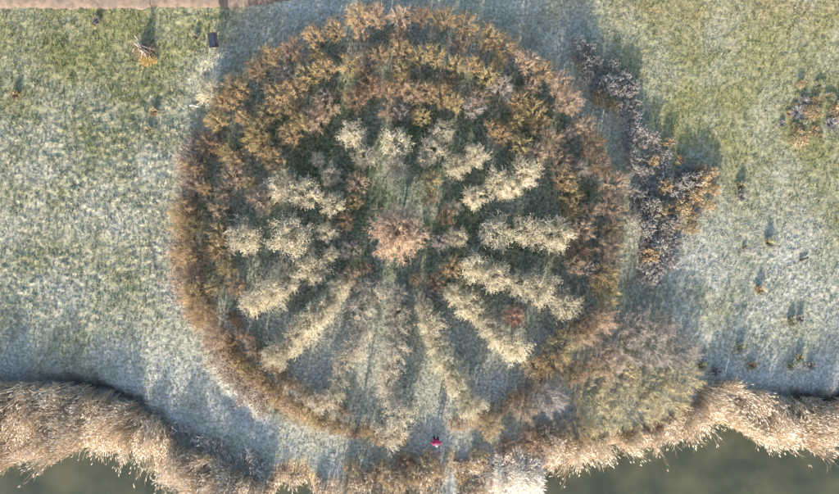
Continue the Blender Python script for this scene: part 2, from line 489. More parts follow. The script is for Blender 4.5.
# ------------------------------------------------------------------ shrubs and trees
def shrub(name, seed, H=2.2, R=1.0, stems=10, twigs=16, subs=3, r_stem=0.028, r_twig=0.013, up=0.6, buds=0, bud=0.05,
          crown_base=0.0, spread=0.85, tl=0.42, foot=0.07):
    """multi-stemmed bare shrub: returns (trunk mesh data, crown mesh data) as Geo"""
    g = np.random.default_rng(seed)
    T = Geo(); C = Geo()
    az = np.arange(stems) * 2.39996 + g.uniform(-.3, .3, stems) + seed
    q = np.sqrt((np.arange(stems) + g.uniform(.1, .9, stems)) / stems)
    base = np.stack([np.cos(az) * foot * R * q, np.sin(az) * foot * R * q, np.full(stems, crown_base - 0.06)], 1)
    if crown_base == 0: base[:, 2] = -0.08
    tip = np.stack([np.cos(az) * R * q * spread, np.sin(az) * R * q * spread, H * (1 - 0.38 * q ** 2) * g.uniform(.82, 1.0, stems)], 1)
    ctl = base * 0.45 + tip * 0.55
    ctl[:, 2] += (H - crown_base) * 0.12
    ctl[:, :2] *= 0.8
    def stem_at(i, t):
        t = np.asarray(t)[:, None]
        return (1 - t) ** 2 * base[i] + 2 * t * (1 - t) * ctl[i] + t * t * tip[i]
    T.prism(np.repeat([[0, 0, base[0, 2] - .02]], stems, 0), base + np.array([0, 0, .02]), r_stem * 1.3, r_stem, 0.4)   # root crown joining the stems
    K = 5
    for k in range(K):
        i = np.arange(stems)
        a = stem_at(i, np.full(stems, k / K)); b_ = stem_at(i, np.full(stems, (k + 1) / K))
        ra = r_stem * (1 - 0.8 * k / K); rb = r_stem * (1 - 0.8 * (k + 1) / K)
        T.prism(a, b_, ra, rb, g.uniform(0, 1, stems), 4)
    if crown_base > 0:
        T.prism([[0, 0, -0.15]], [[0.02, 0.01, crown_base * .6]], 0.10, 0.085, 0.4, 7)
        T.prism([[0.02, 0.01, crown_base * .6]], [[0, 0, crown_base + 0.05]], 0.085, 0.07, 0.5, 7)
    N = stems * twigs
    i = np.repeat(np.arange(stems), twigs)
    t = g.uniform(0.22, 1.0, N) ** 0.8
    p = stem_at(i, t)
    out = p * np.array([1, 1, 0]); out /= np.maximum(np.linalg.norm(out, axis=1, keepdims=True), 0.15)
    rnd = g.normal(0, 1, (N, 3)); rnd /= np.linalg.norm(rnd, axis=1, keepdims=True)
    d = out * 0.55 + np.array([0, 0, up]) + rnd * 0.75
    d /= np.linalg.norm(d, axis=1, keepdims=True)
    ln = R * tl * g.uniform(.55, 1.15, N) * (1.15 - 0.45 * t)
    mid = p + d * (ln * 0.5)[:, None]
    d2 = d + np.array([0, 0, 0.25]) + g.normal(0, .18, (N, 3))
    d2 /= np.linalg.norm(d2, axis=1, keepdims=True)
    end = mid + d2 * (ln * 0.5)[:, None]
    tint = np.clip(g.normal(.5, .25, N), 0, 1)
    C.prism(p, mid, r_twig * 1.2, r_twig * 0.85, tint)
    C.cone(mid, end, r_twig * 0.85, tint)
    if subs:
        S = N * subs
        j = np.repeat(np.arange(N), subs)
        f = g.uniform(0.15, 0.95, S)
        ps = np.where((f < .5)[:, None], p[j] + (mid - p)[j] * (f * 2)[:, None], mid[j] + (end - mid)[j] * ((f - .5) * 2)[:, None])
        r3 = g.normal(0, 1, (S, 3)); r3 /= np.linalg.norm(r3, axis=1, keepdims=True)
        ds = d2[j] * 0.7 + r3 * 0.7 + np.array([0, 0, up * 0.4])
        ds /= np.linalg.norm(ds, axis=1, keepdims=True)
        ls = ln[j] * g.uniform(.3, .65, S)
        es = ps + ds * ls[:, None]
        ts = np.clip(tint[j] + g.normal(0.05, .2, S), 0, 1)
        C.cone(ps, es, r_twig * 0.8, ts)
        if buds:
            B = S * buds
            j2 = np.repeat(np.arange(S), buds)
            f = g.uniform(0.35, 1.05, B)
            pb = ps[j2] + (es - ps)[j2] * f[:, None]
            r4 = g.normal(0, 1, (B, 3)); r4 /= np.linalg.norm(r4, axis=1, keepdims=True)
            db = ds[j2] * 0.5 + r4 * 0.8
            C.spindle(pb, pb + db * (bud * g.uniform(.6, 1.4, B))[:, None], bud * 0.22, np.clip(ts[j2] + g.normal(.12, .2, B), 0, 1))
    return T, C

class Kind:
    """a few growth forms of one kind of shrub; place() puts one down as a thing with its own parts"""
    def __init__(s, name, nvar, seed, bark, **kw):
        s.v = []
        for k in range(nvar):
            T, C = shrub(name, seed + k, **kw)
            s.v.append((T.mesh(name + '_trunk', M[bark]), C.mesh(name + '_crown', M['orange'])))
        s.k = 0
    def place(s, name, label, cat, group, x, y, scale, mat, zs=1.0):
        tm, cm = s.v[s.k % len(s.v)]; s.k += 1
        o = thing(name, label, cat, (x, y, hz(x, y)), random.uniform(0, 6.28), (scale, scale, scale * zs), group)
        link('trunk', tm, o)
        c = link('crown', cm, o)
        c.material_slots[0].link = 'OBJECT'
        c.material_slots[0].material = M[mat]
        return o

K_cream = Kind('frosted_shrub', 7, 100, 'bark_pale', H=2.1, R=1.18, stems=18, twigs=16, subs=6, r_stem=0.020, r_twig=0.0085, buds=2, bud=0.075, up=0.5, spread=0.85, tl=0.58)
K_thin = Kind('thin_shrub', 6, 200, 'bark_pale', H=2.0, R=1.2, stems=14, twigs=13, subs=5, r_stem=0.020, r_twig=0.0085, buds=2, bud=0.07, up=0.5, spread=0.85, tl=0.58)
K_ring = Kind('ring_shrub', 8, 300, 'bark', H=2.7, R=1.15, stems=15, twigs=22, subs=7, r_stem=0.018, r_twig=0.0075, up=0.85, tl=0.55, spread=0.9, foot=0.25)
K_whip = Kind('whip_shrub', 6, 400, 'bark', H=2.9, R=1.2, stems=20, twigs=22, subs=6, r_stem=0.015, r_twig=0.0072, up=1.0, tl=0.6, foot=0.3)
K_low = Kind('low_hedge', 6, 500, 'bark', H=1.1, R=1.05, stems=16, twigs=16, subs=4, r_stem=0.018, r_twig=0.010, buds=1, bud=0.06, up=0.4, foot=0.3)
K_willow = Kind('willow', 5, 600, 'bark', H=2.4, R=1.75, stems=34, twigs=22, subs=6, r_stem=0.015, r_twig=0.007, buds=0, up=0.8, tl=0.34, foot=0.65, spread=1.0)

def clock(du, dv):
    """clock position 0..12 of a picture offset (12 = up the picture)"""
    return (math.degrees(math.atan2(du, -dv)) / 30.0) % 12
HOURS = ['twelve', 'one', 'two', 'three', 'four', 'five', 'six', 'seven', 'eight', 'nine', 'ten', 'eleven']
def hour_words(c):
    h2 = int(round(c * 2)) % 24
    return HOURS[h2 // 2] + (" o'clock" if h2 % 2 == 0 else " thirty")
def clock_words(k):
    h, r = k // 5, k % 5
    a, b = HOURS[h % 12], HOURS[(h + 1) % 12]
    return ["at %s o'clock" % a, "just past %s o'clock" % a, "nearly halfway from %s to %s o'clock" % (a, b),
            "just over halfway from %s to %s o'clock" % (a, b), "just before %s o'clock" % b][r]
ORD = ['first', 'second', 'third', 'fourth', 'fifth', 'sixth', 'seventh', 'eighth', 'ninth', 'tenth', 'eleventh', 'twelfth', 'thirteenth', 'fourteenth', 'fifteenth', 'sixteenth', 'seventeenth', 'eighteenth', 'nineteenth', 'twentieth', 'twenty first', 'twenty second', 'twenty third', 'twenty fourth']

# the middle tree
T, C = shrub('tree', 901, H=3.5, R=2.35, stems=90, twigs=26, subs=6, r_stem=0.020, r_twig=0.0078, buds=1, bud=0.045, up=0.3, crown_base=1.2, tl=0.21, spread=0.9)
x, y = P(397, 233, 2.3)
t = thing('round_crowned_tree', 'rose tinted bare tree with a round crown at the centre of the circle', 'tree', (x, y, hz(x, y)))
link('trunk', T.mesh('centre_tree_trunk', M['bark']), t)
link('crown', C.mesh('centre_tree_crown', M['rose']), t)

# cream shrubs in spokes round it: (hour of the spoke, material, [(u, v, crown radius px), ... from the centre outwards])
SPOKES = [
    ('eleven o\'clock', 'cream', [(364, 157, 12), (352, 134, 13)]),
    ('ten thirty', 'creamgrey', [(331, 175, 10), (318, 160, 8)]),
    ('twelve o\'clock', 'cream', [(396, 168, 11), (396, 144, 14)]),
    ('one o\'clock', 'cream', [(425, 160, 8), (433, 149, 12), (441, 131, 12)]),
    ('one thirty', 'cream', [(457, 167, 12), (476, 156, 12)]),
    ('two o\'clock', 'cream', [(453, 208, 9), (474, 198, 11), (499, 184, 15), (511, 187, 10), (525, 173, 15)]),
    ('three o\'clock', 'cream', [(458, 237, 10), (496, 233, 17), (528, 232, 15), (555, 234, 16)]),
    ('four o\'clock', 'cream', [(474, 267, 14), (493, 275, 15), (519, 284, 11), (541, 289, 18), (565, 305, 13)]),
    ('four thirty', 'cream', [(454, 294, 11), (469, 306, 14), (479, 315, 12), (489, 324, 14), (498, 338, 12), (515, 347, 14)]),
    ('five thirty', 'cream', [(425, 309, 9), (431, 324, 12), (436, 343, 12), (444, 361, 12), (453, 374, 13), (461, 388, 13), (470, 405, 14)]),
    ('six o\'clock', 'creamgrey', [(398, 294, 11), (397, 313, 11), (398, 330, 12), (396, 350, 14), (390, 367, 14), (388, 384, 15), (394, 400, 15), (399, 416, 15), (392, 434, 16)]),
    ('six thirty', 'creamgrey', [(370, 291, 12), (362, 310, 13), (360, 329, 13), (354, 348, 14), (343, 362, 13), (339, 380, 11), (332, 398, 11), (318, 402, 11)]),
    ('seven o\'clock', 'cream', [(339, 287, 11), (331, 299, 11), (322, 309, 12), (311, 321, 14), (300, 333, 14), (290, 343, 14), (276, 355, 12)]),
    ('eight o\'clock', 'cream', [(331, 254, 7), (313, 269, 17), (287, 278, 15), (274, 292, 14), (254, 302, 12)]),
    ('nine o\'clock', 'cream', [(328, 233, 9), (290, 236, 19), (244, 237, 17)]),
    ('ten o\'clock', 'cream', [(334, 205, 12), (306, 194, 14), (283, 187, 17)]),
]
for hour, mt, pts in SPOKES:
    for k, (u, v, r) in enumerate(pts):
        s = r / PPM * 1.0
        thin = mt == 'creamgrey' and v > 240
        hv = random.uniform(.82, 1.18)
        s *= random.uniform(.9, 1.1)
        hgt = 2.1 * (0.45 + 0.55 * s) * hv
        x, y = P(u, v, hgt * 0.6)
        where = 'outermost shrub' if k == len(pts) - 1 else ('innermost shrub' if k == 0 else ORD[k] + ' shrub from the centre')
        kind = K_thin if thin else K_cream
        kind.place('frosted_shrub', ('thin greyish cream ' if thin else ('greyish cream ' if mt == 'creamgrey' else 'pale cream ')) + 'shrub, %s, %s spoke' % (where, hour),
                   'shrub', 'cream shrubs planted in spokes', x, y, s, mt, (0.45 + 0.55 * s) / s * hv)

# brown and reddish shrubs of the small inner ring
INNER = [(351, 251, 13, 'mauve', 'mauve grey bare shrub left of the central tree'), (349, 275, 12, 'pink', 'pink tinged bare shrub below left of the central tree'),
         (431, 181, 14, 'ochre', 'ochre bare shrub above right of the central tree'), (358, 182, 14, 'pink', 'pinkish brown bare shrub above left of the central tree'),
         (354, 201, 10, 'orange', 'small orange brown shrub just off the upper left of the central tree'), (346, 221, 11, 'brown', 'dark brown bare shrub at nine thirty of the central tree'),
         (451, 267, 14, 'orange', 'orange brown bare shrub at four o\'clock of the central tree, inside the cream spoke'), (434, 283, 13, 'brown', 'brown straggly shrub below right of the central tree'),
         (415, 279, 8, 'brown', 'small brown shrub close below the central tree'), (447, 216, 12, 'brown', 'brown sparse shrub right of the central tree at two thirty'),
         (429, 199, 10, 'brown', 'thin brown shrub just above right of the central crown'), (440, 242, 11, 'mauve', 'greyish sparse shrub right of the central tree at three thirty'),
         (514, 317, 13, 'red', 'bright coral red shrub between the cream spokes at lower right'),
         (412, 92, 15, 'pink', 'pale pink brown shrub over the inner gap at twelve o\'clock'),
         (425, 297, 9, 'mauve', 'mauve grey wispy shrub at the head of the five thirty spoke'), (365, 268, 8, 'brown', 'tiny brown shrub below left of the central crown')]
for u, v, r, mt, lb in INNER:
    s = r / PPM * 0.85
    x, y = P(u, v, 1.3)
    K_ring.place('bare_shrub', lb, 'shrub', 'shrubs of the inner ring', x, y, s, mt, (0.45 + 0.40 * s) / s)

# outer rings, row by row: (row name, radius px at ground, count, [angle span], kind, size, materials)
def near_any(u, v, pts, d):
    return any((u - a) ** 2 + (v - b) ** 2 < d * d for a, b in pts)
CREAM = [(u * 0.97 + 419.5 * 0.03, v * 0.97 + 247 * 0.03) for _, _, pts in SPOKES for u, v, r in pts]
WORDS = {'orange': 'orange brown', 'ochre': 'ochre yellow', 'pink': 'pinkish tan', 'brown': 'dull brown', 'mauve': 'mauve grey', 'straw': 'straw coloured'}
def ring_row(row, rad, count, lo, hi, kind, rmin, rmax, zfac, mats, name='bare_shrub', cat='shrub', clear=22, jit=4.0):
    used = set()
    for k in range(60):
        if count < 60 and (k * count) // 60 == ((k - 1) * count) // 60: continue
        c = k / 5.0                               # clock position, twelve up
        a = math.radians(90 - c * 30) + random.uniform(-.018, .018)
        deg = math.degrees(a) % 360
        span = (deg - lo) % 360
        if span > (hi - lo) % 360 and (hi - lo) % 360 != 0: continue
        rr = rad + random.uniform(-jit, jit)
        u = 400 + rr * math.cos(a); v = 231 - rr * math.sin(a)
        if near_any(u, v, CREAM, clear): continue
        x, y = P(u, v)
        s = random.uniform(rmin, rmax) / PPM
        mt = random.choice(mats)
        lab = '%s shrub %s, %s %s' % (WORDS[mt], clock_words(k), row, 'of the ring' if 'gap' in row else 'ring row')
        kind.place(name, lab, cat, 'shrubs of the %s ring row' % row, x, y, s, mt, zfac / s * random.uniform(.85, 1.15))

UPM = ['orange', 'ochre', 'ochre', 'pink', 'brown', 'ochre', 'orange', 'pink', 'mauve']
ring_row('outermost', 206, 60, 330, 215, K_whip, 10.5, 14.5, 0.85, ['pink', 'pink', 'orange', 'ochre', 'orange', 'brown'], jit=4)
ring_row('outer gap', 189, 26, 335, 208, K_ring, 7, 11, 0.75, UPM, clear=21, jit=4)
ring_row('second', 171, 60, 335, 208, K_ring, 9.5, 14, 0.85, UPM, clear=21, jit=5)
ring_row('inner gap', 154, 24, 15, 168, K_ring, 7, 11, 0.75, UPM, clear=22, jit=4)
ring_row('third', 138, 48, 15, 168, K_ring, 9.5, 14, 0.82, UPM, clear=22, jit=5)
ring_row('fourth', 113, 36, 42, 140, K_ring, 8, 12, 0.7, UPM, clear=21, jit=4)
# low hedge that closes the circle at the bottom
def low_row(row, rad, lo, hi, mats, rmin, rmax):
    cnt = -1
    for k in range(60):
        c = k / 5.0
        a = math.radians(90 - c * 30)
        deg = math.degrees(a) % 360
        if not (lo <= deg <= hi): continue
        for half in (0, 1):
            a2 = a - half * math.radians(3) + random.uniform(-.01, .01)
            rr = rad + random.uniform(-3, 3)
            x, y = P(400 + rr * math.cos(a2), 231 - rr * math.sin(a2))
            s = random.uniform(rmin, rmax) / PPM
            mt = random.choice(mats)
            cnt += 1
            K_low.place('hedge_shrub', 'low %s shrub, %s from the bottom end of the %s' % (WORDS[mt], ORD[cnt], row),
                        'shrub', 'low hedge shrubs of the circle', x, y, s, mt, 0.9 / s)
low_row('outer low hedge', 203, 212, 272, ['orange', 'straw', 'straw', 'ochre', 'pink'], 7, 10)
low_row('right hand low hedge', 201, 286, 322, ['straw', 'pink', 'mauve'], 7, 10)
low_row('inner low hedge', 184, 208, 256, ['brown', 'orange', 'pink'], 6, 9)

# odd shrubs
ODD = [(211, 93, 14, 'cream', K_cream, 1.1, 'pale cream shrub alone outside the ring at upper left'),
       (535, 367, 13, 'straw', K_thin, .9, 'straw coloured sparse shrub at the lower right inside the ring'),
       (491, 426, 13, 'straw', K_thin, .8, 'straw coloured wispy shrub right of the walker'),
       (548, 395, 17, 'mauve', K_whip, .9, 'mauve grey shrub with fanned branches at the lower right of the ring'),
       (523, 408, 13, 'pink', K_whip, .8, 'pinkish shrub leaning over the lower right gap of the ring'),
       (560, 345, 17, 'ochre', K_ring, 1.0, 'ochre shrub at the ring edge near four thirty'),
       (548, 362, 15, 'orange', K_ring, 1.0, 'orange brown shrub below the ochre one near four thirty'),
       (580, 330, 15, 'orange', K_ring, 1.0, 'orange brown shrub at the ring edge right of the cream four o\'clock spoke'),
       (572, 372, 15, 'brown', K_ring, .9, 'brown shrub between the ring and the willow thicket'),
       (530, 438, 15, 'brown', K_ring, .7, 'dark brown shrub above the bleached reed clump'),
       (505, 447, 12, 'brown', K_ring, .6, 'low dark brown shrub right of the trodden path'),
       (600, 318, 14, 'pink', K_whip, .9, 'pinkish whippy shrub where the ring meets the blue shade on the right'),
       (478, 462, 13, 'straw', K_low, .9, 'low tan shrub on the right of the path to the water'),
       (428, 462, 12, 'straw', K_low, .9, 'low tan shrub below the walker'),
       (405, 466, 13, 'brown', K_low, 1.0, 'low brown shrub left below the walker'),
       (380, 474, 13, 'straw', K_low, 1.1, 'low straw shrub at the bottom edge, mid way between the slim shadow and the path'),
       (365, 482, 12, 'pink', K_low, 1.0, 'low pinkish shrub at the bottom edge right of the slim shadow'),
       (350, 470, 11, 'straw', K_low, .9, 'low straw shrub right of the slim shadow near the bottom'),
       (395, 486, 15, 'straw', K_low, 1.2, 'tan shrub cut by the bottom edge below the six o\'clock spoke'),
       (440, 474, 10, 'straw', K_low, .9, 'small tan shrub left of the trodden path'),
       (462, 478, 9, 'orange', K_low, .5, 'small orange brown shrub on the trodden path'),
       (420, 482, 14, 'straw', K_low, 1.1, 'low straw shrub at the bottom edge left of the dark slot')]
for u, v, r, mt, kd, z, lb in ODD:
    s = r / PPM
    x, y = P(u, v, 1.1 * z)
    kd.place('bare_shrub', lb, 'shrub', None, x, y, s, mt, z * 0.9 / s)

# willow thicket at the lower right
WIL = [(590, 392, 22, 'olive', 'olive willow bush at the left of the thicket'), (621, 377, 23, 'olive', 'olive willow bush in the middle of the thicket'),
       (652, 388, 23, 'olive', 'olive willow bush right of the middle of the thicket'), (602, 416, 22, 'olive', 'yellowish olive willow bush at the lower left of the thicket'),
       (640, 413, 24, 'olive', 'pale olive willow bush at the lower edge of the thicket'), (674, 402, 20, 'olive', 'olive willow bush at the lower right of the thicket'),
       (688, 380, 18, 'olive', 'olive willow bush at the right end of the thicket'), (577, 434, 17, 'straw', 'tan bush at the lowest left of the thicket by the water'),
       (622, 347, 23, 'mauve', 'mauve grey bush at the upper left of the thicket'), (655, 345, 23, 'mauve', 'mauve grey bush at the upper middle of the thicket'),
       (684, 352, 17, 'mauve', 'mauve grey bush at the upper right of the thicket'), (638, 326, 16, 'mauve', 'smaller mauve grey bush at the top of the thicket'),
       (664, 324, 13, 'mauve', 'wispy mauve grey bush at the top right of the thicket'), (606, 362, 17, 'pink', 'pinkish bush where the thicket meets the ring')]
for u, v, r, mt, lb in WIL:
    s = r / PPM / 1.6 * 1.05
    x, y = P(u, v, 1.2)
    K_willow.place('willow_bush', lb, 'bush', 'willow bushes of the thicket', x, y, s, mt, (0.5 if mt == 'olive' else 0.72) / s)

# slim trees just below the frame, whose shadows run up the picture
for k, (u, v, h, lb) in enumerate(((341, 512, 5.2, 'tallest slim bare tree below the picture, casting the thin shadow left of the middle'),
                                   (312, 520, 2.6, 'short slim bare tree below the picture, beside the small inlet'),
                                   (366, 526, 4.0, 'slim bare tree below the picture, right of the tallest slim tree'))):
    x, y = P(u, v)
    T, C = shrub('slim', 950 + k, H=h, R=0.5, stems=5, twigs=9, subs=2, r_stem=0.045, r_twig=0.012, crown_base=h * .55, up=1.0)
    t = thing('slim_tree', lb, 'tree', (x, y, hz(x, y)))
    link('trunk', T.mesh('slim_tree_trunk', M['bark']), t); link('crown', C.mesh('slim_tree_crown', M['brown']), t)

# ------------------------------------------------------------------ weeds and tussocks
def tussock(seed, n=150, R=0.42, H=0.5, w=0.03, droop=0.5):
    g = np.random.default_rng(seed)
    G = Geo()
    az = g.uniform(0, 2 * math.pi, n); q = np.sqrt(g.uniform(0, 1, n))
    base = np.stack([np.cos(az) * q * R * .35, np.sin(az) * q * R * .35, np.full(n, -0.05)], 1)
    hh = H * g.uniform(.55, 1.1, n) * (1 - .35 * q)
    mid = np.stack([np.cos(az) * q * R * .7, np.sin(az) * q * R * .7, hh], 1)
    az2 = az + g.normal(0, .5, n)
    tip = mid + np.stack([np.cos(az2) * R * .4, np.sin(az2) * R * .4, -hh * droop * g.uniform(-.5, 1, n)], 1)
    G.blade(base, mid, tip, w * g.uniform(.6, 1.4, n), np.clip(g.normal(.5, .28, n), 0, 1))
    return G
tuss_v = []
for k in range(6):
    tuss_v.append(tussock(700 + k).mesh('tussock_leaves', M['tuss']))
weed_v = []
for k in range(8):
    T, C = shrub('weed', 720 + k, H=0.95, R=0.55, stems=15, twigs=9, subs=3, r_stem=0.009, r_twig=0.009, buds=2, bud=0.085, up=0.7, foot=0.5, tl=0.5)
    C.add(np.concatenate(T.V), np.concatenate(T.F), np.concatenate(T.T) * .4)
    weed_v.append(C.mesh('weed_stalks', M['weed']))
def put_clump(name, label, cat, group, u, v, size, pool, mat, k, zs=1.0):
    x, y = P(u, v, 0.3)
    o = link(name, pool[k % len(pool)], None, (x, y, hz(x, y)), random.uniform(0, 6.28), (size, size, size * zs))
    o.material_slots[0].link = 'OBJECT'; o.material_slots[0].material = M[mat]
    return tag(o, label, cat, group)

# the big weed patch right of the circle: columns of clumps, top to bottom
kk = 0
PATCH = [('upper weed patch', 'outer edge of the ring', [(574, 44, 0, 2), (586, 52, 0, 3), (598, 60, 0, 4), (610, 68, 0, 4), (622, 80, 0, 4), (633, 90, 0, 4)], 'weed', 12),
         ('dark weed patch', 'blue shade', [(630, 138, 0, 8), (642, 134, 0, 13), (655, 136, 0, 13), (668, 142, 0, 13), (681, 158, 0, 10)], 'weed', 11.8),
         ('ochre tipped weed patch', 'meadow', [(690, 170, 0, 6), (700, 168, 0, 5), (711, 170, 0, 4)], 'weed_ochre', 11)]
COLW = ['leftmost', 'second', 'third', 'fourth', 'fifth', 'sixth']
for pname, by, cols, mt, step in PATCH:
    for ci, (u0, v0, _, cnt) in enumerate(cols):
        for k in range(cnt):
            u = u0 + random.uniform(-3, 3) + (k * 0.6 if pname[0] == 'd' and ci < 2 else (-k * 1.0 if pname[0] == 'd' else 0))
            v = v0 + k * step + random.uniform(-3, 3)
            m2 = mt if random.random() < .88 else ('weed_ochre' if mt == 'weed' else 'weed')
            put_clump('weed_clump', 'dead weed clump, %s from top, %s column of the %s' % (ORD[k], COLW[ci], pname),
                      'weed', 'weed clumps right of the circle', u, v, random.choice((.75, .9, 1.05, 1.2)), weed_v, m2, kk, random.uniform(.6, 1.05)); kk += 1
# dry tussock island in the right-hand meadow
ISL = [(801, 84), (824, 87), (797, 101), (808, 98), (818, 100), (832, 97), (789, 112), (800, 112), (812, 111), (824, 113), (836, 110), (784, 124), (795, 124), (806, 126), (818, 126), (830, 127), (799, 137), (811, 139), (824, 138), (843, 120), (846, 104)]
for k, (u, v) in enumerate(ISL):
    rowof = lambda w: 'top' if w < 92 else 'second' if w < 106 else 'third' if w < 118 else 'fourth' if w < 131 else 'bottom'
    rown = rowof(v)
    row = [i for i, q in enumerate(ISL) if rowof(q[1]) == rown and q[0] < u]
    put_clump('grass_tussock', 'dry tussock, %s from left, %s row of the island at right edge' % (ORD[len(row)], rown), 'tussock',
              'tussocks of the island in the right meadow', u + random.uniform(-3.5, 3.5), v + random.uniform(-3.5, 3.5), random.uniform(.55, 1.45), tuss_v if k % 4 else weed_v, ('weed_ochre', 'tuss', 'weed_ochre', 'weed')[k % 4], k, random.uniform(.4, .75))
SOL = [(742, 186, 'upper of two small tussocks right of the wheel ruts'), (743, 197, 'lower of two small tussocks right of the wheel ruts'),
       (770, 243, 'lone small tussock in the middle of the right meadow'), (760, 290, 'yellowish lone tussock in the lower right meadow'),
       (792, 322, 'left of two frosted tussocks low in the right meadow'), (801, 319, 'right of two frosted tussocks low in the right meadow'),
       (740, 348, 'small tussock above the reeds right of the thicket'), (753, 366, 'tussock just above the right reed bed'),
       (800, 358, 'frosted tussock in the blue shade at lower right'), (812, 366, 'frosted tussock close above the right reed bed'), (792, 367, 'frosted tussock in the blue shade, nearest the right reed bed'),
       (153, 112, 'small pale tussock in the upper left meadow'), (148, 130, 'small tussock below the pale one in the upper left meadow'), (96, 20, 'brown tussock near the gravel track'),
       (195, 36, 'tiny dark tussock left of the info board'), (15, 95, 'white frosted tussock at the left edge'), (702, 366, 'pale tussock between the thicket and the right reeds'), (716, 372, 'pale tussock at the corner of the right reed bed')]
for k, (u, v, lb) in enumerate(SOL):
    put_clump('grass_tussock', lb, 'tussock', None, u, v, random.uniform(.75, 1.15), tuss_v, ('tuss', 'weed', 'tuss', 'weed_ochre')[k % 4], k)

# ------------------------------------------------------------------ reeds (stuff)
def in_poly(u, v, poly):
    poly = np.array(poly, float); ins = np.zeros(len(u), bool)
    j = len(poly) - 1
    for i in range(len(poly)):
        xi, yi = poly[i]; xj, yj = poly[j]
        c = ((yi > v) != (yj > v)) & (u < (xj - xi) * (v - yi) / (yj - yi + 1e-12) + xi)
        ins ^= c; j = i
    return ins
def reeds(name, label, poly, dens, H, lean, mats=('reed', 'plume'), seed=1, plume=0.55, patch=0.3, radial=None):
    g = np.random.default_rng(seed)
    poly = np.array(poly, float)
    u0, v0 = poly.min(0); u1, v1 = poly.max(0)
    n = int((u1 - u0) * (v1 - v0) / PPM ** 2 * dens)
    u = g.uniform(u0, u1, n); v = g.uniform(v0, v1, n)
    x = (u - 419.5) / PPM; y = (247 - v) / PPM
    k = in_poly(u + 9 * (vnoise(x, y, .8, seed + 1) - .5), v + 8 * (vnoise(x, y, .8, seed + 2) - .5) + 7 * (vnoise(x, y, .25, seed + 4) - .5), poly)
    k &= vnoise(x, y, 0.9, seed + 3) > patch * g.uniform(.3, 1.3, n)
    x, y = x[k], y[k]; n = len(x)
    z = np.maximum(height(x, y), -0.9) - 0.05
    hh = H * g.uniform(.7, 1.12, n) * (0.25 + 0.7 * vnoise(x, y, 1.1, seed + 5) + 0.75 * sstep(.3, .8, vnoise(x, y * .25, .35, seed + 7)))
    hh = hh * np.where(g.random(n) < .08, 1.35, 1.0)
    la = vnoise(x, y, 1.9, seed + 6) * 2.6 - 1.3
    lx = lean[0] * np.cos(la) - lean[1] * np.sin(la); ly = lean[0] * np.sin(la) + lean[1] * np.cos(la)
    la2 = g.normal(0, .16, (n, 2)); amt = g.uniform(.5, 1.4, n)
    dx = lx * amt + la2[:, 0]; dy = ly * amt + la2[:, 1]
    if radial:
        rx, ry = x - (radial[0] - 419.5) / PPM, y - (247 - radial[1]) / PPM
        dx = dx * .4 + rx * .45; dy = dy * .4 + ry * .45
        hh = hh * np.clip(1.25 - 0.5 * np.hypot(rx, ry), .3, 1.2)
    p0 = np.stack([x, y, z], 1)
    p1 = p0 + np.stack([dx * hh * .25, dy * hh * .25, hh * .55], 1)
    p2 = p0 + np.stack([dx * hh * .75, dy * hh * .75, hh * .95], 1)
    tint = np.clip(g.normal(.5, .2, n) + 0.5 * (vnoise(x, y, 1.1, seed + 8) - .5), 0, 1)
    S = Geo()
    S.prism(p0, p1, 0.010, 0.008, tint); S.cone(p1, p2, 0.008, tint)
    for q in range(3):
        f = g.uniform(.2, .9, n)[:, None]
        b = p0 + (p2 - p0) * f; b[:, :2] = p0[:, :2] + (p2 - p0)[:, :2] * (f ** 1.6)
        a = g.uniform(0, 6.283, n)
        L = g.uniform(.3, .65, n)
        d = np.stack([np.cos(a) * .5 + dx * .9, np.sin(a) * .5 + dy * .9, np.full(n, .35)], 1)
        m_ = b + d * (L * .5)[:, None]
        e = m_ + (d * np.array([1, 1, -.6])) * (L * .5)[:, None]
        S.blade(b, m_, e, 0.026, np.clip(tint + g.normal(0, .15, n), 0, 1))
    ns = S.n
    k = g.random(n) < plume
    dd = np.stack([dx, dy, np.full(n, .25)], 1)[k]
    dd /= np.linalg.norm(dd, axis=1, keepdims=True)
    pt = np.clip(tint[k] + g.normal(.1, .2, k.sum()), 0, 1)
    fs = sum(len(f) for f in S.F)
    pl = g.uniform(.16, .30, k.sum())[:, None]
    S.spindle(p2[k] - dd * 0.04, p2[k] + dd * pl, 0.025, pt, 0.35)
    off = np.stack([g.normal(0, .03, k.sum()), g.normal(0, .03, k.sum()), -np.abs(g.normal(0, .03, k.sum()))], 1)
    S.spindle(p2[k] + off, p2[k] + off * 2 + dd * pl * .8, 0.02, pt, 0.4)
    F = np.concatenate(S.F)
    mi = np.zeros(len(F), np.int32); mi[fs:] = 1
    me = make_mesh(name, np.concatenate(S.V), F, [M[mats[0]], M[mats[1]]], {'tint': np.concatenate(S.T)}, mat_index=mi)
    return tag(link(name, me), label, 'reeds', kind='stuff')

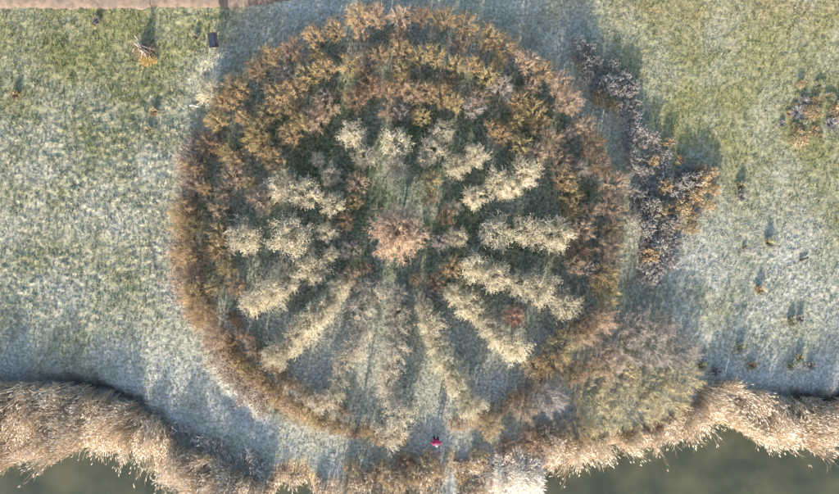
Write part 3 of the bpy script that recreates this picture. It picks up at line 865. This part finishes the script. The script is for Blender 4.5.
SH = [(u, v) for u, v in SHORE]
def shore_between(a, b, off):
    us = np.arange(a, b + 1, 6.0)
    return [(u, float(np.interp(u, [q[0] for q in SH], [q[1] for q in SH])) + off) for u in us]
left_top = [(-60, 382), (0, 383), (40, 383), (75, 384), (110, 391), (140, 405), (165, 423), (190, 444), (215, 455), (245, 468), (270, 480), (276, 494)]
reeds('reed_bed', 'straw coloured plumed reed bed along the lower left shore', left_top + shore_between(-60, 262, -6)[::-1], 120, 1.5, (-0.50, -0.38), seed=11)
right_top = [(697, 384), (715, 378), (735, 384), (760, 392), (800, 398), (839, 400), (900, 400)]
reeds('reed_bed', 'pale plumed reed bed along the lower right shore', right_top + shore_between(690, 900, -1)[::-1], 120, 1.5, (0.42, -0.40), seed=23)
reeds('reed_bed', 'orange tan reed fringe between the willow thicket and the water', [(548, 446), (575, 438), (620, 436), (660, 424), (697, 396)] + shore_between(548, 700, -1)[::-1], 170, 1.3, (0.10, -0.55), seed=37, plume=.25)
reeds('reed_bed', 'tan reeds along the bottom middle between slim shadow and path', [(318, 490), (330, 478), (360, 470), (400, 462), (432, 458), (443, 466), (446, 540), (340, 540)], 50, 0.95, (0.0, -0.25), seed=41)
reeds('reed_bed', 'tan reeds right of the trodden path to the water', [(466, 462), (478, 454), (486, 456), (484, 470), (486, 500), (478, 500)], 90, 1.1, (0.15, -0.2), seed=43)
reeds('reed_bed', 'tan reeds by the small water inlet at the bottom left', [(250, 478), (278, 472), (310, 470), (324, 480), (322, 520), (308, 478), (290, 477), (274, 488), (262, 520), (246, 520)], 120, 1.0, (0.0, -0.3), seed=47)
reeds('reed_bed', 'orange brown short reeds along the trodden path to the water', [(452, 458), (470, 456), (480, 470), (482, 540), (456, 540)], 130, 0.55, (0.1, -0.3), seed=61, plume=.1)
reeds('dead_weeds', 'sparse pinkish grey dead weeds between the left reeds and the circle', [(150, 408), (185, 425), (225, 440), (262, 455), (285, 468), (272, 478), (240, 466), (205, 452), (170, 432)], 60, 0.7, (-0.1, -0.2), mats=('weed', 'weed'), seed=67)
M['fringe'] = tint_mat('dry_fringe_grass', [(0, (0.22, 0.15, 0.10)), (0.5, (0.40, 0.30, 0.22)), (1, (0.56, 0.46, 0.37))], var=0)
fr_o = [(400 + r_ * math.cos(math.radians(a_)), 231 - r_ * math.sin(math.radians(a_))) for r_, rng_ in ((228, range(150, 236, 4)), (206, range(232, 146, -4))) for a_ in rng_]
reeds('tall_dry_grass', 'pinkish tan tall dry grass fringe along the left edge of the circle', fr_o, 70, 0.75, (-0.35, 0.0), mats=('fringe', 'fringe'), seed=71, plume=.3)
M['bleached'] = tint_mat('bleached_reed', [(0, (0.58, 0.49, 0.38)), (0.5, (0.72, 0.64, 0.53)), (1, (0.80, 0.75, 0.66))], var=0)
reeds('reed_clump', 'bleached whitish reed clump at the bottom right of the path', [(489, 472), (493, 460), (503, 452), (515, 450), (527, 455), (535, 466), (536, 478), (530, 490), (517, 496), (502, 494), (492, 485)], 210, 1.4, (0.1, -0.15), mats=('bleached', 'bleached'), seed=53, radial=(511, 470))
reeds('reed_clump', 'orange tan reed clump between the bleached clump and the thicket', [(528, 432), (545, 424), (562, 428), (566, 445), (556, 458), (540, 462), (528, 450)], 260, 1.3, (0.1, -0.3), seed=59, plume=.2, radial=(546, 438))

# ------------------------------------------------------------------ meadow grass (stuff)
g = np.random.default_rng(5)
n = 52000
x = g.uniform(-30.5, 30.5, n); y = g.uniform(-17.8, 18.4, n)
k = (litter_of(x, y) < g.uniform(.4, .9, n)) & (mud_shade_of(x, y) < g.uniform(.05, .5, n)) & (y - shore_y(x) > 1.2) & ~((Vv(y) < 11) & (U(x) < 560))
x, y = x[k], y[k]; n = len(x)
z = height(x, y)
fr = frost_of(x, y)
B = 7
xx = np.repeat(x, B) + g.normal(0, .05, n * B); yy = np.repeat(y, B) + g.normal(0, .05, n * B); zz = np.repeat(z, B)
a = g.uniform(0, 6.283, n * B); L = np.repeat(g.uniform(.06, .17, n) * (1 - .35 * sstep(290, 350, Vv(y))) * (1 + 0.8 * (1 - sstep(150, 230, U(x))) * (g.random(n) < .35)), B) * g.uniform(.6, 1.3, n * B)
p0 = np.stack([xx, yy, zz - .02], 1)
dd = np.stack([np.cos(a) * .6, np.sin(a) * .6, np.full(n * B, .9)], 1)
p1 = p0 + dd * (L * .6)[:, None]
p2 = p1 + dd * np.array([1.3, 1.3, .1]) * (L * .5)[:, None]
G = Geo()
tt = np.clip(np.repeat(g.normal(.45, .13, n) + .8 * (dry_sunlit_of(x, y) - .5), B) + g.normal(0, .12, n * B), 0, 1)
G.blade(p0, p1, p2, 0.028, tt)
frb = np.clip((np.repeat(fr, B) - .18) * 1.25 + g.normal(0, .06, n * B), 0, 1)
me = make_mesh('meadow_grass', np.concatenate(G.V), np.concatenate(G.F), M['grass'], {'tint': np.concatenate(G.T), 'frost': np.repeat(frb, 5)})
tag(link('meadow_grass', me), 'short frosted grass covering the meadow and the circle floor', 'grass', kind='stuff')

# ------------------------------------------------------------------ small built things
def box(w, d, h, c=(0, 0, 0)):
    V = np.array([[sx * w / 2, sy * d / 2, sz * h / 2] for sx in (-1, 1) for sy in (-1, 1) for sz in (-1, 1)]) + np.array(c)
    F = np.array([[0, 1, 3, 2], [4, 6, 7, 5], [0, 4, 5, 1], [2, 3, 7, 6], [0, 2, 6, 4], [1, 5, 7, 3]])
    return V, F
def add_bevel(o, w):
    b = o.modifiers.new('bevel', 'BEVEL'); b.width = w; b.segments = 2
# lectern-style information board
x, y = P(214, 41, 0.7)
t = thing('information_board', 'small dark tilted information board on two posts by the upper left meadow', 'sign', (x, y, hz(x, y)), math.radians(4))
for s in (-1, 1):
    V, F = box(0.07, 0.07, 0.95, (s * 0.20, 0, 0.42)); o = link('post', make_mesh('post', V, F, M['wood']), t); add_bevel(o, .008)
V, F = box(0.58, 0.92, 0.035); pn = link('panel', make_mesh('panel', V, F, M['board']), t, (0, 0.02, 0.95)); pn.rotation_euler = (math.radians(14), 0, 0); add_bevel(pn, .006)
for w_, d_, c_ in ((0.64, 0.05, (0, 0.465, 0.004)), (0.64, 0.05, (0, -0.465, 0.004)), (0.05, 0.878, (0.295, 0, 0.004)), (0.05, 0.878, (-0.295, 0, 0.004))):
    V, F = box(w_, d_, 0.06, c_)
    o = link('frame', make_mesh('frame', V, F, M['darkwood']), pn); add_bevel(o, .006)
# white birch log
def log(name, label, u, v, length, rad, rotz, mat, cat='log'):
    x, y = P(u, v)
    n = 9
    V = []; F = []
    g = np.random.default_rng(int(u))
    for i in range(7):
        for j in range(n):
            a = 2 * math.pi * j / n
            rr = rad * (1 - .04 * i) * (1 + .08 * g.normal())
            V.append((length * (i / 6 - .5), math.cos(a) * rr + .04 * math.sin(i), math.sin(a) * rr + rad * .8))
    for i in range(6):
        for j in range(n):
            F.append((i * n + j, i * n + (j + 1) % n, (i + 1) * n + (j + 1) % n, (i + 1) * n + j))
    V.append((-length / 2, 0, rad * .8)); V.append((length / 2, .04 * math.sin(6), rad * .8))
    c0, c1 = len(V) - 2, len(V) - 1
    T3 = [(c0, (j + 1) % n, j) for j in range(n)] + [(c1, 6 * n + j, 6 * n + (j + 1) % n) for j in range(n)]
    me = make_mesh(name, np.array(V), [np.array(F), np.array(T3)], mat, smooth=False)
    return tag(link(name, me, None, (x, y, hz(x, y) + 0.06), rotz), label, cat)
log('birch_log', 'short white birch log lying left of the ring', 195, 106, 0.62, 0.075, math.radians(-3), M['birch'])
log('branch_piece', 'dark crooked piece of wood lying in the right meadow', 803, 259, 0.60, 0.07, math.radians(28), M['darkwood'], 'wood')
log('branch_piece', 'small dark stub of wood in the lower right meadow', 744, 247, 0.34, 0.06, math.radians(60), M['darkwood'], 'wood')

# brush pile with yellow straw in front
x, y = P(142, 50, 0.5)
t = thing('brush_pile', 'heap of cut branches with a dark hollow in the upper left meadow', 'brush pile', (x, y, hz(x, y)))
g = np.random.default_rng(77)
for i in range(26):
    a = g.uniform(0, 6.283); q = g.uniform(.35, .75)
    lo = np.array([math.cos(a) * q, math.sin(a) * q * .8, -.04]); hi = np.array([-math.cos(a) * .12 * g.uniform(0, 2), .15 + g.normal(0, .12), g.uniform(.75, 1.15)])
    hi = lo + (hi - lo) * g.uniform(.8, 1.25)
    G = Geo(); mid = (lo + hi) / 2 + g.normal(0, .05, 3)
    r = g.uniform(.022, .045)
    G.prism([lo], [mid], r, r * .8, .5, 5); G.prism([mid], [hi], r * .8, r * .4, .5, 5)
    link('branch', G.mesh('pile_branch', M['wood'] if i % 3 else M['birch']), t)
G = Geo(); n = 420
p = np.stack([g.normal(0, .33, n), g.normal(.05, .28, n), np.abs(g.normal(.25, .2, n))], 1)
d = g.normal(0, 1, (n, 3)) * np.array([1, 1, .5]); d /= np.linalg.norm(d, axis=1, keepdims=True)
G.cone(p, p + d * g.uniform(.2, .5, n)[:, None], 0.014, g.uniform(0, 1, n))
link('twigs', G.mesh('pile_twigs', M['brown']), t)
M['yellow'] = tint_mat('yellow_straw', [(0, (0.30, 0.18, 0.06)), (0.5, (0.45, 0.31, 0.11)), (1, (0.54, 0.44, 0.22))], var=0)
x, y = P(148, 60, 0.1)
G = Geo(); n = 700
a = g.uniform(0, 6.283, n); q = np.sqrt(g.uniform(0, 1, n))
p = np.stack([np.cos(a) * q * .62, np.sin(a) * q * .34, (1 - q ** 2) * .28 - .03], 1)
d = g.normal(0, 1, (n, 3)) * np.array([1, 1, .35]); d /= np.linalg.norm(d, axis=1, keepdims=True)
G.blade(p, p + d * .1 + np.array([0, 0, .03]), p + d * .22, 0.035, g.uniform(0, 1, n))
tag(link('straw_heap', G.mesh('straw_heap', M['yellow']), None, (x, y, hz(x, y) + .02)), 'low heap of bright yellow straw in front of the brush pile', 'straw heap')

# ------------------------------------------------------------------ the walker
x, y = P(436, 437)
per = thing('person', 'person in a raspberry pink jacket and pale hat standing on the shaded grass', 'person', (x, y, hz(x, y)), math.radians(4))
def skin_mesh(name, verts, edges, radii, mats, parent, root=0, sub=2):
    me = bpy.data.meshes.new(name)
    me.from_pydata(verts, edges, [])
    o = link(name, me, parent)
    md = o.modifiers.new('skin', 'SKIN'); md.use_smooth_shade = True
    for i, r in enumerate(radii):
        sv = me.skin_vertices[0].data[i]
        sv.radius = (r, r) if not hasattr(r, '__len__') else r
        sv.use_root = (i == root)
    s = o.modifiers.new('sub', 'SUBSURF'); s.levels = sub; s.render_levels = sub
    me.materials.append(mats)
    return o
# facing the camera side of the picture (south, towards the sun)
bv = [(0, 0, .93), (0, .01, 1.12), (0, .01, 1.32), (0, 0, 1.42), (0, -.01, 1.50), (0, -.015, 1.58), (0, -.02, 1.68),      # pelvis .. head
      (.10, 0, .88), (.12, -.02, .50), (.13, .02, .10), (.13, -.12, .04),
      (-.10, 0, .88), (-.12, .01, .50), (-.14, .06, .10), (-.14, -.08, .04),
      (.19, .01, 1.38), (.29, .02, 1.12), (.34, -.06, .90), (.345, -.10, .83),
      (-.19, .01, 1.38), (-.29, .02, 1.12), (-.34, -.06, .90), (-.345, -.10, .83)]
be = [(0, 1), (1, 2), (2, 3), (3, 4), (4, 5), (5, 6), (0, 7), (7, 8), (8, 9), (9, 10), (0, 11), (11, 12), (12, 13), (13, 14), (2, 15), (15, 16), (16, 17), (17, 18), (2, 19), (19, 20), (20, 21), (21, 22)]
br = [(.15, .11), (.14, .10), (.16, .11), .065, .055, .095, .08, .085, .06, .042, .035, .085, .06, .042, .035, .06, .048, .034, .03, .06, .048, .034, .03]
skin_mesh('body', bv, be, br, M['skin'], per)
# clothes follow the body a little outside it
jv = [bv[0], bv[1], bv[2], (0, 0, 1.43), bv[15], bv[16], (.335, -.05, .92), bv[19], bv[20], (-.335, -.05, .92), (0, 0, .82)]
je = [(10, 0), (0, 1), (1, 2), (2, 3), (2, 4), (4, 5), (5, 6), (2, 7), (7, 8), (8, 9)]
skin_mesh('jacket', jv, je, [(.20, .15), (.19, .145), (.21, .155), .085, .088, .07, .055, .088, .07, .055, (.20, .15)], M['jacket'], per)
tv = [bv[0], bv[7], bv[8], bv[9], bv[11], bv[12], bv[13]]
skin_mesh('trousers', tv, [(0, 1), (1, 2), (2, 3), (0, 4), (4, 5), (5, 6)], [(.16, .12), .11, .08, .065, .11, .08, .065], M['trouser'], per)
for s, (a, b_) in ((1, (9, 10)), (-1, (13, 14))):
    p = bv[a]; q = bv[b_]
    skin_mesh('shoe', [(p[0], p[1] + .05, .05), (p[0], p[1] - .05, .05), (q[0], q[1] - .03, .045)], [(0, 1), (1, 2)], [.055, .055, .045], M['shoe'], per)
# hair below a knitted hat
skin_mesh('hair', [(0, .035, 1.66), (0, .06, 1.56), (0, .06, 1.47)], [(0, 1), (1, 2)], [.09, .085, .05], M['hair'], per)
skin_mesh('hat', [(0, -.005, 1.66), (0, -.005, 1.72), (0, 0, 1.78)], [(0, 1), (1, 2)], [.108, .105, .06], M['hat'], per)
# nose, ears, eyes
skin_mesh('nose', [(0, -.11, 1.615), (0, -.125, 1.59)], [(0, 1)], [.012, .016], M['skin'], per, sub=1)
for s in (-1, 1):
    skin_mesh('ear', [(s * .092, .0, 1.62), (s * .096, .005, 1.585)], [(0, 1)], [.016, .012], M['skin'], per, sub=1)
    skin_mesh('eye', [(s * .035, -.098, 1.625), (s * .037, -.104, 1.625)], [(0, 1)], [.010, .008], M['shoe'], per, sub=1)
    # hand: palm and five unequal, slightly curled fingers
    hx = s * .346
    hv = [(hx, -.095, .845), (hx, -.12, .79)]; hr = [.028, .032]; he = [(0, 1)]
    for k, (oy, L) in enumerate(((-.035, .055), (-.012, .068), (.010, .063), (.030, .048))):
        i = len(hv)
        hv += [(hx, -.125 + oy, .765), (hx - s * .008, -.13 + oy, .765 - L * .6), (hx - s * .025, -.135 + oy, .765 - L)]
        he += [(1, i), (i, i + 1), (i + 1, i + 2)]; hr += [.0095, .009, .008]
    i = len(hv)
    hv += [(hx - s * .012, -.16, .80), (hx - s * .022, -.175, .77)]; he += [(0, i), (i, i + 1)]; hr += [.011, .009]
    skin_mesh('hand', hv, he, hr, M['skin'], per, sub=1)
